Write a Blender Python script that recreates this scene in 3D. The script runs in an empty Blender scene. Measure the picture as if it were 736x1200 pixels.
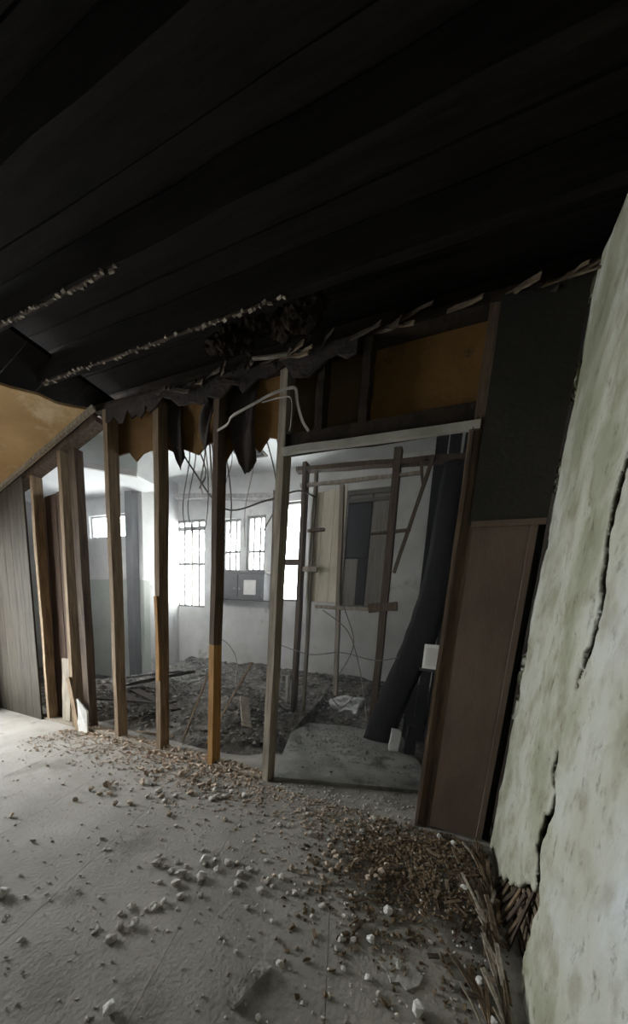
import bpy, bmesh, math, random
from mathutils import Vector, Matrix, noise

random.seed(7)
S = bpy.context.scene
COL = S.collection

# ------------------------------------------------------------------ camera, sky, exposure
CAM_H = 1.25
cd = bpy.data.cameras.new('camera')
cam = bpy.data.objects.new('camera', cd)
COL.objects.link(cam)
cx = Vector((0.92184, 0.38138, 0.06902))        # image right
cy = Vector((0.12894, -0.13383, -0.98258))      # image down
cz = Vector((-0.36550, 0.91468, -0.17255))      # view direction
m = Matrix((cx, -cy, -cz)).transposed().to_4x4()
m.translation = Vector((0, 0, CAM_H))
cam.matrix_world = m
cd.sensor_fit = 'VERTICAL'
cd.sensor_height = 36.0
cd.lens = 370.0 / 1200.0 * 36.0
cd.shift_y = 200.0 / 1200.0
cd.clip_start = 0.02
S.camera = cam

w = bpy.data.worlds.new('overcast_sky')
S.world = w
w.use_nodes = True
bg = w.node_tree.nodes['Background']
bg.inputs[0].default_value = (0.97, 0.98, 1.0, 1)
bg.inputs[1].default_value = 28.0

S.view_settings.view_transform = 'Standard'
S.view_settings.look = 'None'
S.view_settings.gamma = 1.0
S.view_settings.use_curve_mapping = False
S.view_settings.exposure = 0.42


def portal(name, loc, rot, sx, sy):
    """daylight through a window opening: a light portal that guides the sky's light"""
    l = bpy.data.lights.new(name, 'AREA')
    l.shape = 'RECTANGLE'
    l.size, l.size_y = sx, sy
    l.cycles.is_portal = True
    o = bpy.data.objects.new(name, l)
    o.location = loc
    o.rotation_euler = rot
    COL.objects.link(o)


# ------------------------------------------------------------------ materials
def lin(c):
    return tuple(((v / 255) / 12.92 if v / 255 <= 0.04045 else ((v / 255 + 0.055) / 1.055) ** 2.4) for v in c) + (1,)


MATS = {}


def mat(name, c1, c2, scale=4.0, rough=0.85, bump=0.3, bscale=30.0, stretch=None, c3=None, c3scale=1.2, c3amt=0.5, metallic=0.0, vary=0.12, spec=0.25):
    if name in MATS:
        return MATS[name]
    mt = bpy.data.materials.new(name)
    mt.use_nodes = True
    nt = mt.node_tree
    N, L = nt.nodes, nt.links
    b = N['Principled BSDF']
    b.inputs['Roughness'].default_value = rough
    b.inputs['Metallic'].default_value = metallic
    b.inputs['Specular IOR Level'].default_value = spec
    tc = N.new('ShaderNodeTexCoord')
    mp = N.new('ShaderNodeMapping')
    L.new(tc.outputs['Object'], mp.inputs['Vector'])
    if stretch:
        mp.inputs['Scale'].default_value = stretch
    n1 = N.new('ShaderNodeTexNoise')
    n1.inputs['Scale'].default_value = scale
    n1.inputs['Detail'].default_value = 6
    n1.inputs['Roughness'].default_value = 0.65
    L.new(mp.outputs[0], n1.inputs['Vector'])
    r = N.new('ShaderNodeValToRGB')
    r.color_ramp.elements[0].position = 0.35
    r.color_ramp.elements[1].position = 0.65
    r.color_ramp.elements[0].color = lin(c1)
    r.color_ramp.elements[1].color = lin(c2)
    L.new(n1.outputs['Fac'], r.inputs['Fac'])
    out = r.outputs[0]
    if c3:
        n3 = N.new('ShaderNodeTexNoise')
        n3.inputs['Scale'].default_value = c3scale
        n3.inputs['Detail'].default_value = 8
        n3.inputs['Roughness'].default_value = 0.7
        L.new(tc.outputs['Object'], n3.inputs['Vector'])
        r3 = N.new('ShaderNodeValToRGB')
        r3.color_ramp.elements[0].position = c3amt - 0.04
        r3.color_ramp.elements[1].position = c3amt + 0.06
        L.new(n3.outputs['Fac'], r3.inputs['Fac'])
        mx = N.new('ShaderNodeMix')
        mx.data_type = 'RGBA'
        L.new(r3.outputs[0], mx.inputs[0])
        L.new(out, mx.inputs[6])
        mx.inputs[7].default_value = lin(c3)
        out = mx.outputs[2]
    if vary:
        oi = N.new('ShaderNodeObjectInfo')
        mr = N.new('ShaderNodeMapRange')
        mr.inputs[3].default_value = 1 - vary
        mr.inputs[4].default_value = 1 + vary
        L.new(oi.outputs['Random'], mr.inputs[0])
        hs = N.new('ShaderNodeHueSaturation')
        L.new(mr.outputs[0], hs.inputs['Value'])
        L.new(out, hs.inputs['Color'])
        out = hs.outputs[0]
    L.new(out, b.inputs['Base Color'])
    if bump:
        n2 = N.new('ShaderNodeTexNoise')
        n2.inputs['Scale'].default_value = bscale
        n2.inputs['Detail'].default_value = 4
        L.new(mp.outputs[0], n2.inputs['Vector'])
        bp = N.new('ShaderNodeBump')
        bp.inputs['Strength'].default_value = bump
        bp.inputs['Distance'].default_value = 0.02
        L.new(n2.outputs['Fac'], bp.inputs['Height'])
        L.new(bp.outputs[0], b.inputs['Normal'])
    MATS[name] = mt
    return mt


V_ = (14, 14, 1.0)      # grain along z
M_stud = mat('weathered_stud', (102, 85, 67), (152, 131, 105), 3, 0.85, 0.3, 25, V_)
M_studdark = mat('sooty_stud', (62, 50, 42), (100, 84, 68), 3, 0.85, 0.3, 25, V_)
M_studorange = mat('bare_orange_timber', (142, 100, 52), (176, 134, 80), 3, 0.8, 0.3, 25, V_)
M_studgrey = mat('grey_timber', (118, 108, 96), (160, 150, 134), 3, 0.85, 0.3, 25, V_)
M_charH = mat('charred_wood', (18, 16, 14), (34, 29, 25), 3, 0.95, 0.5, 30, (1, 14, 14), spec=0.1)
M_charV = mat('charred_wood_upright', (14, 13, 13), (34, 32, 31), 3, 0.85, 0.5, 30, V_)
M_char2 = mat('scorched_brown', (30, 24, 19), (52, 42, 33), 4, 0.9, 0.5, 20)
M_floor = mat('dusty_grey_floor', (132, 127, 119), (154, 148, 140), 2.2, 0.85, 0.25, 60, None, (118, 113, 105), 3.0, 0.58, vary=0.04)
M_slab = mat('subfloor', (70, 64, 58), (95, 88, 80), 3, 0.95)
M_backfloor = mat('sooty_floor_sheet', (112, 112, 107), (142, 141, 134), 3, 0.75, 0.3, 40, None, (88, 86, 82), 4, 0.58)
M_mound = mat('rubble_dust', (78, 74, 69), (124, 119, 112), 9, 0.95, 1.0, 40, None, (50, 47, 44), 3, 0.53)
M_chunk = mat('plaster_chunk', (172, 166, 156), (206, 200, 191), 14, 0.9, 0.5, 60, vary=0.1)
M_white = mat('white_plaster_piece', (196, 192, 186), (224, 221, 215), 10, 0.85, 0.4, 60, vary=0.05)
M_brick = mat('pinkish_rubble', (164, 144, 126), (196, 178, 160), 14, 0.9, 0.5, 60, vary=0.16)
M_brown = mat('brown_splinter', (70, 57, 43), (112, 94, 73), 6, 0.85, 0.3, 40, vary=0.4)
M_greychunk = mat('dark_grey_rubble', (104, 100, 95), (150, 146, 139), 12, 0.9, 0.5, 60, vary=0.35)
M_lath = mat('old_lath', (78, 66, 53), (116, 101, 83), 4, 0.9, 0.3, 40, (1, 12, 12), vary=0.3)
M_darklath = mat('sooty_lath', (46, 38, 32), (78, 66, 56), 4, 0.9, 0.3, 40, vary=0.3)
M_panel = mat('brown_board', (84, 70, 61), (101, 86, 75), 1.6, 0.75, 0.15, 40, (3, 3, 1), (98, 80, 66), 1.6, 0.62, vary=0.02)
M_paneldark = mat('dark_upper_board', (36, 34, 30), (50, 47, 41), 1.6, 0.8, 0.2, 40, vary=0.02)
M_tan = mat('tan_backing_board', (104, 76, 40), (130, 98, 56), 2, 0.8, 0.2, 30, None, (78, 62, 42), 2.5, 0.6, vary=0.1)
M_tanslope = mat('tan_ceiling_board', (176, 142, 98), (198, 166, 120), 1.5, 0.8, 0.2, 30, None, (214, 194, 160), 1.7, 0.6, vary=0.0)
M_clump = mat('scorched_clump', (20, 16, 13), (38, 31, 25), 9, 0.95, 0.8, 40, spec=0.05)
M_dustflake = mat('dusty_flake', (150, 145, 138), (176, 171, 163), 8, 0.9, 0.4, 40)
M_redbrown = mat('dark_red_brown_board', (58, 44, 36), (84, 66, 54), 3, 0.85, 0.2, 30, V_)
M_felt = mat('torn_dark_felt', (44, 38, 36), (68, 60, 56), 5, 0.9, 0.4, 30)
M_brownback = mat('brown_backing_board', (84, 68, 48), (106, 88, 64), 2, 0.8, 0.2, 30)
M_trim = mat('pale_trim', (140, 136, 126), (166, 162, 152), 6, 0.6, 0.1, 40, vary=0.03)
M_wallw = mat('sooty_white_wall', (176, 176, 172), (206, 206, 202), 1.3, 0.85, 0.15, 30, None, (150, 148, 142), 1.4, 0.62, vary=0.02)
M_wallg = mat('green_grey_dado', (140, 146, 134), (166, 172, 160), 1.6, 0.8, 0.1, 30, vary=0.02)
M_ceilw = mat('white_ceiling', (190, 192, 190), (212, 214, 212), 1.3, 0.7, 0.1, 20, vary=0.02)
M_leftboard = mat('dark_olive_board', (50, 46, 39), (70, 64, 54), 2, 0.85, 0.2, 30, V_, vary=0.12)
M_frame = mat('grey_window_frame', (110, 110, 110), (140, 140, 140), 5, 0.5, 0.0)
M_dframe = mat('dark_window_frame', (70, 66, 60), (96, 90, 82), 5, 0.7, 0.1)
M_metal = mat('white_bent_strip', (150, 144, 136), (178, 172, 164), 6, 0.6, 0.1)
M_wire = mat('grey_cable', (96, 92, 88), (130, 126, 120), 6, 0.6, 0.0, vary=0.3)
M_box = mat('white_electrical_plastic', (206, 204, 198), (222, 220, 214), 6, 0.5, 0.0)
M_cab = mat('dark_cabinet', (52, 50, 49), (74, 72, 70), 4, 0.6, 0.1)
M_bag = mat('crumpled_pale_sheet', (188, 188, 186), (222, 222, 220), 5, 0.4, 0.2, 20)
M_boardedwin = mat('grey_shutter', (98, 92, 84), (124, 118, 110), 3, 0.8, 0.2, 30, V_)
M_curtain = mat('yellowed_wallboard', (196, 190, 168), (220, 214, 194), 2, 0.8, 0.1, 30, (6, 6, 1))
M_extwall = mat('plain_plaster', (92, 88, 76), (112, 107, 93), 1.5, 0.9, 0.2, 30, vary=0.0)


def wall_mat():
    """olive-grey paint flaking off pale plaster in irregular patches, the same at every height"""
    mt = bpy.data.materials.new('peeling_painted_plaster')
    mt.use_nodes = True
    nt = mt.node_tree
    N, L = nt.nodes, nt.links
    b = N['Principled BSDF']
    b.inputs['Roughness'].default_value = 0.8
    b.inputs['Specular IOR Level'].default_value = 0.25
    tc = N.new('ShaderNodeTexCoord')
    n1 = N.new('ShaderNodeTexNoise')
    n1.inputs['Scale'].default_value = 1.5
    n1.inputs['Detail'].default_value = 7
    n1.inputs['Roughness'].default_value = 0.55
    mp = N.new('ShaderNodeMapping')
    mp.inputs['Scale'].default_value = (1, 1.3, 0.9)
    L.new(tc.outputs['Object'], mp.inputs['Vector'])
    L.new(mp.outputs[0], n1.inputs['Vector'])
    r = N.new('ShaderNodeValToRGB')
    e = r.color_ramp.elements
    e[0].position, e[0].color = 0.30, lin((120, 122, 100))
    e[1].position, e[1].color = 0.72, lin((188, 191, 192))
    k = e.new(0.42)
    k.color = lin((144, 144, 124))
    k = e.new(0.49)
    k.color = lin((164, 163, 148))
    k = e.new(0.60)
    k.color = lin((176, 176, 166))
    L.new(n1.outputs['Fac'], r.inputs['Fac'])
    n2 = N.new('ShaderNodeTexNoise')
    n2.inputs['Scale'].default_value = 9
    n2.inputs['Detail'].default_value = 8
    L.new(mp.outputs[0], n2.inputs['Vector'])
    r2 = N.new('ShaderNodeValToRGB')
    r2.color_ramp.elements[0].position, r2.color_ramp.elements[0].color = 0.32, (0.74, 0.71, 0.66, 1)
    r2.color_ramp.elements[1].position, r2.color_ramp.elements[1].color = 0.50, (1, 1, 1, 1)
    L.new(n2.outputs['Fac'], r2.inputs['Fac'])
    n4 = N.new('ShaderNodeTexNoise')      # scuffs, and pits whose shading is painted into the colour
    n4.inputs['Scale'].default_value = 26
    n4.inputs['Detail'].default_value = 6
    n4.inputs['Roughness'].default_value = 0.7
    mp4 = N.new('ShaderNodeMapping')
    mp4.inputs['Scale'].default_value = (1, 1.0, 0.45)
    L.new(tc.outputs['Object'], mp4.inputs['Vector'])
    L.new(mp4.outputs[0], n4.inputs['Vector'])
    r4 = N.new('ShaderNodeValToRGB')
    r4.color_ramp.elements[0].position, r4.color_ramp.elements[0].color = 0.30, (0.45, 0.43, 0.40, 1)
    r4.color_ramp.elements[1].position, r4.color_ramp.elements[1].color = 0.43, (1, 1, 1, 1)
    L.new(n4.outputs['Fac'], r4.inputs['Fac'])
    mx4 = N.new('ShaderNodeMix')
    mx4.data_type = 'RGBA'
    mx4.blend_type = 'MULTIPLY'
    mx4.inputs[0].default_value = 1.0
    L.new(r2.outputs[0], mx4.inputs[6])
    L.new(r4.outputs[0], mx4.inputs[7])
    mx = N.new('ShaderNodeMix')
    mx.data_type = 'RGBA'
    mx.blend_type = 'MULTIPLY'
    mx.inputs[0].default_value = 1.0
    L.new(r.outputs[0], mx.inputs[6])
    L.new(mx4.outputs[2], mx.inputs[7])
    L.new(mx.outputs[2], b.inputs['Base Color'])
    bp = N.new('ShaderNodeBump')
    bp.inputs['Strength'].default_value = 0.5
    bp.inputs['Distance'].default_value = 0.02
    n3 = N.new('ShaderNodeTexNoise')
    n3.inputs['Scale'].default_value = 22
    n3.inputs['Detail'].default_value = 6
    L.new(tc.outputs['Object'], n3.inputs['Vector'])
    L.new(n3.outputs['Fac'], bp.inputs['Height'])
    L.new(bp.outputs[0], b.inputs['Normal'])
    return mt


M_plaster = wall_mat()


def glass_mat():
    mt = bpy.data.materials.new('dusty_window_glass')
    mt.use_nodes = True
    nt = mt.node_tree
    nt.nodes.clear()
    N, L = nt.nodes, nt.links
    o = N.new('ShaderNodeOutputMaterial')
    t = N.new('ShaderNodeBsdfTransparent')
    t.inputs[0].default_value = (0.93, 0.95, 0.95, 1)
    g = N.new('ShaderNodeBsdfGlossy')
    g.inputs['Roughness'].default_value = 0.05
    x = N.new('ShaderNodeMixShader')
    x.inputs[0].default_value = 0.05
    L.new(t.outputs[0], x.inputs[1])
    L.new(g.outputs[0], x.inputs[2])
    L.new(x.outputs[0], o.inputs[0])
    return mt


M_glass = glass_mat()


# ------------------------------------------------------------------ mesh helpers
def wloc(o):
    v = Vector((0, 0, 0))
    while o:
        v += o.location
        o = o.parent
    return v


class MB:
    def __init__(s):
        s.v, s.f = [], []

    def add(s, vs, fs):
        n = len(s.v)
        s.v += [Vector(v) for v in vs]
        s.f += [tuple(i + n for i in f) for f in fs]
        return s

    def box(s, x0, x1, y0, y1, z0, z1):
        return s.add([(x, y, z) for z in (z0, z1) for (x, y) in ((x0, y0), (x1, y0), (x1, y1), (x0, y1))],
                     [(3, 2, 1, 0), (4, 5, 6, 7), (0, 1, 5, 4), (1, 2, 6, 5), (2, 3, 7, 6), (3, 0, 4, 7)])

    def beam(s, p0, p1, w_, d_, side=(1, 0, 0), n=1, jit=0.0, taper=1.0):
        """square timber from p0 to p1; w_ along `side`, d_ across it"""
        p0, p1 = Vector(p0), Vector(p1)
        ax = (p1 - p0).normalized()
        a = Vector(side)
        a = (a - ax * a.dot(ax)).normalized()
        b = ax.cross(a)
        vs, fs = [], []
        for i in range(n + 1):
            t = i / n
            c = p0.lerp(p1, t)
            k = 1 + (taper - 1) * t
            off = a * random.uniform(-jit, jit) + b * random.uniform(-jit, jit) if 0 < i < n else Vector()
            for (u, q) in ((-1, -1), (1, -1), (1, 1), (-1, 1)):
                e = Vector((random.uniform(-jit, jit), random.uniform(-jit, jit), random.uniform(-jit, jit) * 2)) * 0.6
                vs.append(c + off + a * u * w_ * k / 2 + b * q * d_ * k / 2 + e)
        for i in range(n):
            o = i * 4
            for j in range(4):
                fs.append((o + j, o + (j + 1) % 4, o + 4 + (j + 1) % 4, o + 4 + j))
        fs.append((3, 2, 1, 0))
        o = n * 4
        fs.append((o, o + 1, o + 2, o + 3))
        return s.add(vs, fs)

    def prism(s, pts, off):
        """polygon of 3-d points pushed along off"""
        n = len(pts)
        off = Vector(off)
        vs = [Vector(p) for p in pts] + [Vector(p) + off for p in pts]
        fs = [tuple(range(n)), tuple(reversed(range(n, 2 * n)))]
        for i in range(n):
            j = (i + 1) % n
            fs.append((i, i + n, j + n, j))
        return s.add(vs, fs)

    def tube(s, pts, r, k=6):
        pts = [Vector(p) for p in pts]
        vs, fs = [], []
        for i, p in enumerate(pts):
            t = (pts[min(i + 1, len(pts) - 1)] - pts[max(i - 1, 0)]).normalized()
            a = t.cross(Vector((0.31, 0.2, 0.93)) if abs(t.z) < 0.9 else Vector((1, 0, 0))).normalized()
            b = t.cross(a)
            for j in range(k):
                th = 2 * math.pi * j / k
                vs.append(p + a * r * math.cos(th) + b * r * math.sin(th))
        for i in range(len(pts) - 1):
            for j in range(k):
                fs.append((i * k + j, i * k + (j + 1) % k, (i + 1) * k + (j + 1) % k, (i + 1) * k + j))
        fs.append(tuple(reversed(range(k))))
        n = (len(pts) - 1) * k
        fs.append(tuple(range(n, n + k)))
        return s.add(vs, fs)

    def build(s, name, m_, parent=None, base=False, smooth=False):
        org = Vector((0, 0, 0))
        if parent:
            org = wloc(parent)
        elif base:
            lo = Vector([min(v[i] for v in s.v) for i in range(3)])
            hi = Vector([max(v[i] for v in s.v) for i in range(3)])
            org = Vector(((lo.x + hi.x) / 2, (lo.y + hi.y) / 2, lo.z))
        me = bpy.data.meshes.new(name)
        me.from_pydata([v - org for v in s.v], [], s.f)
        bm = bmesh.new()
        bm.from_mesh(me)
        bmesh.ops.recalc_face_normals(bm, faces=bm.faces)
        bm.to_mesh(me)
        bm.free()
        if smooth:
            for p in me.polygons:
                p.use_smooth = True
        me.materials.append(m_)
        o = bpy.data.objects.new(name, me)
        COL.objects.link(o)
        if parent:
            o.parent = parent
        elif base:
            o.location = org
        return o


def tag(o, label=None, cat=None, group=None, kind=None):
    if label:
        o['label'] = label
    if cat:
        o['category'] = cat
    if group:
        o['group'] = group
    if kind:
        o['kind'] = kind
    return o


def empty(name, loc, label=None, cat=None, group=None, kind=None):
    o = bpy.data.objects.new(name, None)
    o.location = loc
    COL.objects.link(o)
    return tag(o, label, cat, group, kind)


def box(name, m_, x0, x1, y0, y1, z0, z1, parent=None, base=False):
    return MB().box(x0, x1, y0, y1, z0, z1).build(name, m_, parent, base)


def smooth_path(pts, n=6):
    """Catmull-Rom through the points"""
    P = [Vector(p) for p in pts]
    P = [P[0] * 2 - P[1]] + P + [P[-1] * 2 - P[-2]]
    out = []
    for i in range(1, len(P) - 2):
        for k in range(n):
            t = k / n
            a, b, c, d = P[i - 1:i + 3]
            out.append(0.5 * ((2 * b) + (c - a) * t + (2 * a - 5 * b + 4 * c - d) * t * t + (3 * b - a - 3 * c + d) * t ** 3))
    out.append(P[-2])
    return out


def clip(poly, x0, x1, y0, y1):
    def cut(p, f):
        out = []
        for i in range(len(p)):
            a, b = p[i], p[(i + 1) % len(p)]
            fa, fb = f(a), f(b)
            if fa >= 0:
                out.append(a)
            if fa * fb < 0:
                t = fa / (fa - fb)
                out.append((a[0] + (b[0] - a[0]) * t, a[1] + (b[1] - a[1]) * t))
        return out
    for f in (lambda q: q[0] - x0, lambda q: x1 - q[0], lambda q: q[1] - y0, lambda q: y1 - q[1]):
        if poly:
            poly = cut(poly, f)
    return poly


def fbm(p, o=4):
    return noise.fractal(p, 0.9, 2.0, o)


# ------------------------------------------------------------------ the setting: floor
XL, XR, YB, YW = -5.0, 0.42, -2.0, 2.10      # front room
fl = box('floor', M_slab, -8.0, 0.75, -2.1, 5.1, -0.22, -0.022)
tag(fl, 'dusty grey sheet flooring strewn with plaster crumbs', 'floor', kind='structure')
A = math.radians(17.5)
dn, dd = Vector((math.cos(A), math.sin(A))), Vector((-math.sin(A), math.cos(A)))
G = 0.0009
for i in range(-9, 6):
    u0 = 0.05 + (i - 1) * 0.612
    for j in range(-2, 2):
        q0 = -1.55 + j * 4.8 + (1.3 if i % 2 else 0)
        quad = [dn * (u0 + G) + dd * (q0 + G), dn * (u0 + 0.612 - G) + dd * (q0 + G),
                dn * (u0 + 0.612 - G) + dd * (q0 + 4.8 - G), dn * (u0 + G) + dd * (q0 + 4.8 - G)]
        pl = clip([(q.x, q.y) for q in quad], XL, XR + 0.03, YB, YW + 0.5)
        if len(pl) > 2:
            zt = random.uniform(-0.0012, 0.0)
            MB().prism([(x, y, zt) for x, y in pl], (0, 0, -0.021)).build('floor_sheet', M_floor, fl)

# grey raised sheet beyond the opening, turned like the floor sheets
B = math.radians(19.5)
bn, bd = Vector((math.cos(B), math.sin(B))), Vector((-math.sin(B), math.cos(B)))
c0 = Vector((-1.14, 2.12))
pts = [c0, c0 + bn * 1.32, c0 + bn * 1.32 + bd * 1.55, c0 + bd * 1.55]
ts = MB().prism([(p.x, p.y, 0.032) for p in pts], (0, 0, -0.031)).build('floor_panel', M_backfloor, None, True)
tag(ts, 'large grey floor panel lying askew just beyond the doorway opening', 'floor panel')

# ------------------------------------------------------------------ outer shell of the front room
wl = empty('wall_left', (XL, 0, 0), 'plain end wall with a daylight window', 'wall', kind='structure')


def wall_with_hole(parent, m_, axis, c, t, u0, u1, z0, z1, hole, name='wall_panel'):
    """wall plane as four pieces round a window opening; axis 'x' wall lies in x=c, 'y' in y=c"""
    a0, a1, h0, h1 = hole
    mb = MB()
    for (p, q, r, s_) in ((u0, a0, z0, z1), (a1, u1, z0, z1), (a0, a1, z0, h0), (a0, a1, h1, z1)):
        if q - p < 1e-4 or s_ - r < 1e-4:
            continue
        if axis == 'x':
            mb.box(c, c + t, p, q, r, s_)
        else:
            mb.box(p, q, c, c + t, r, s_)
    return mb.build(name, m_, parent)


LW = (0.10, 1.75, 0.35, 2.0)
wall_with_hole(wl, M_extwall, 'x', XL - 0.12, 0.12, YB, YW + 0.1, -0.02, 2.34, LW, 'wall_face')
wb = empty('wall_back', (-2.3, YB, 0), 'plain wall closing the room', 'wall', kind='structure')
box('wall_face', M_extwall, XL - 0.12, XR + 0.2, YB - 0.12, YB, -0.02, 3.25, wb)


def window(name, axis, c, u0, u1, z0, z1, cols, rails, label, fm=M_frame, bar=0.014, fw=0.04, glass=True):
    """window in plane y=c (axis y) or x=c: frame, muntins, panes"""
    loc = ((u0 + u1) / 2, c, z0) if axis == 'y' else (c, (u0 + u1) / 2, z0)
    e = empty(name, loc, label, 'window', kind='structure')

    def B_(n, a0, a1, h0, h1, d0, d1, mm):
        if axis == 'y':
            return box(n, mm, a0, a1, c + d0, c + d1, h0, h1, e)
        return box(n, mm, c + d0, c + d1, a0, a1, h0, h1, e)
    mb = MB()
    for (a0, a1, h0, h1) in ((u0, u0 + fw, z0, z1), (u1 - fw, u1, z0, z1), (u0 + fw, u1 - fw, z0, z0 + fw), (u0 + fw, u1 - fw, z1 - fw, z1)):
        if axis == 'y':
            mb.box(a0, a1, c, c + 0.06, h0, h1)
        else:
            mb.box(c, c + 0.06, a0, a1, h0, h1)
    mb.build('window_frame', fm, e)
    for i in range(1, cols):
        u = u0 + (u1 - u0) * i / cols
        B_('muntin', u - bar / 2, u + bar / 2, z0 + fw, z1 - fw, 0.015, 0.045, fm)
    for (zz, th) in rails:
        B_('rail', u0 + fw, u1 - fw, zz - th / 2, zz + th / 2, 0.012, 0.048, fm)
    if glass:
        B_('pane', u0 + fw, u1 - fw, z0 + fw, z1 - fw, 0.028, 0.032, M_glass)
    return e


window('window_1', 'x', XL - 0.10, LW[0], LW[1], LW[2], LW[3], 2, [((LW[2] + LW[3]) / 2, 0.05)], 'white sash window lighting the front room')
portal('window_left_offscreen', (XL - 0.13, (LW[0] + LW[1]) / 2, (LW[2] + LW[3]) / 2), (0, -math.pi / 2, 0), LW[3] - LW[2], LW[1] - LW[0])

# ------------------------------------------------------------------ right wall: lath backing and cracked plaster
wr = box('wall_right', M_char2, 0.47, 0.62, YB, 5.0, -0.02, 3.8)
tag(wr, 'cracked plaster wall with flaking olive paint', 'wall', kind='structure')
CR = [(1.20, 2.3), (1.245, 2.0), (1.262, 1.69), (1.248, 1.52), (1.23, 1.32), (1.285, 1.14), (1.31, 1.0), (1.30, 0.86), (1.27, 0.72), (1.285, 0.6), (1.31, 0.48), (1.26, 0.33), (1.262, 0.16), (1.23, -0.1)]
CR2 = [(1.40, 1.75), (1.46, 1.5), (1.48, 1.24), (1.55, 1.05), (1.53, 0.88), (1.60, 0.7)]


def on_path(path, z):
    for (y0, z0), (y1, z1) in zip(path, path[1:]):
        if z1 <= z <= z0:
            return y0 + (y1 - y0) * (z0 - z) / (z0 - z1)
    return None


def plaster_missing(y, z):
    cy_ = on_path(CR, z)
    if cy_ is None:
        return False
    edge = [(1.25, 0.36), (1.38, 0.30), (1.52, 0.18), (1.66, 0.10), (1.84, 0.0), (2.2, -0.1)]
    zb = None
    for (a, b), (c, d) in zip(edge, edge[1:]):
        if a <= y <= c:
            zb = b + (d - b) * (y - a) / (c - a)
    if zb is None:
        return False
    return y > cy_ and z < zb + 0.05 * noise.noise((y * 14, z * 9, 3.0))


def plaster():
    dz = 0.011
    ys, y = [], YB
    while y < 2.075:
        ys.append(y)
        y += 0.03 if y < 0.55 else (0.0045 if 1.12 < y < 1.68 else 0.012)
    ny, nz = len(ys), int(2.96 / dz)
    ys.append(2.075)
    vs, fs, cut = [], [], set()
    for j in range(nz + 1):
        z = j * dz
        c1, c2 = on_path(CR, z), on_path(CR2, z)
        for i in range(ny + 1):
            y = ys[i]
            if i == ny:
                y += 0.018 * noise.noise((z * 5, 2.0, 1.0)) - 0.006
            x = XR - 0.010 * fbm(Vector((0.3, y * 1.7, z * 1.2))) - 0.006 * fbm(Vector((4.3, y * 9, z * 6)), 6)
            if c1 is not None:
                wob = 0.012 * noise.noise((z * 23, 0.7, 0.2)) + 0.006 * noise.noise((z * 60, 0.1, 0.9))
                d = y - (c1 + wob)
                amp = 0.5 + 0.5 * noise.noise((z * 3.1, 5.5, 1.0))
                if z > 0.86 and z < 1.14:
                    amp *= 0.2
                elif z < 0.86:
                    amp = 0.75 + 0.35 * noise.noise((z * 4, 2.0, 2.0))
                wd = 0.009 + (0.006 if z < 0.75 else 0.0)
                if abs(d) < max(0.0, (0.0135 if z < 0.72 else 0.0085) * min(1.3, 0.35 + amp * 1.5)) and not 0.90 < z < 1.10 and z < 1.95:
                    cut.add((i, j))
                x += 0.026 * max(0.15, min(1.0, amp * 1.5)) * math.exp(-(d / wd) ** 2)
                # the sheet on the near side of the crack has come forward, curling at its edge
                if d < 0:
                    x -= 0.004 * math.exp(d / 0.22)
                else:
                    x -= 0.009 * math.exp(-d / 0.15)
            if c2 is not None:
                d = y - (c2 + 0.01 * noise.noise((z * 19, 2.7, 0.2)))
                if abs(d) < 0.0055 * (0.5 + 2 * noise.noise((z * 4, 8.0, 0.0))):
                    cut.add((i, j))
                x += 0.010 * math.exp(-(d / 0.010) ** 2)
                if d < 0:
                    x -= 0.007 * math.exp(d / 0.1)
            # flaked patches with a step at their rim
            fl_ = fbm(Vector((7.7, y * 2.6, z * 1.5)), 6)
            x += 0.007 * max(0.0, min(1.0, (fl_ - 0.12) * 18))
            vs.append((x, y, z))
    for j in range(nz):
        for i in range(ny):
            if (i, j) in cut or plaster_missing((ys[i] + ys[i + 1]) / 2, (j + 0.5) * dz):
                continue
            a = j * (ny + 1) + i
            fs.append((a, a + ny + 1, a + ny + 2, a + 1))
    me = bpy.data.meshes.new('plaster')
    me.from_pydata(vs, [], fs)
    bm = bmesh.new()
    bm.from_mesh(me)
    bmesh.ops.delete(bm, geom=[v for v in bm.verts if not v.link_faces], context='VERTS')
    bm.to_mesh(me)
    bm.free()
    for p in me.polygons:
        p.use_smooth = True
    me.materials.append(M_plaster)
    o = bpy.data.objects.new('plaster', me)
    COL.objects.link(o)
    o.parent = wr
    so = o.modifiers.new('thick', 'SOLIDIFY')
    so.thickness = 0.018
    so.offset = -1
    o['label'] = 'cracked flaking plaster skin'
    return o


plaster()
for k in range(9):        # lath seen where the plaster has fallen
    z = 0.02 + k * 0.042
    y0, y1 = 1.1 + random.uniform(-.1, .1), 2.05 - random.uniform(0, .05)
    MB().beam((0.460, y0, z + random.uniform(-.006, .006)), (0.460, y1, z + random.uniform(-.01, .01)), 0.03, 0.009, (0, 0, 1), 4, 0.002).build('lath', M_lath, wr)

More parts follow.
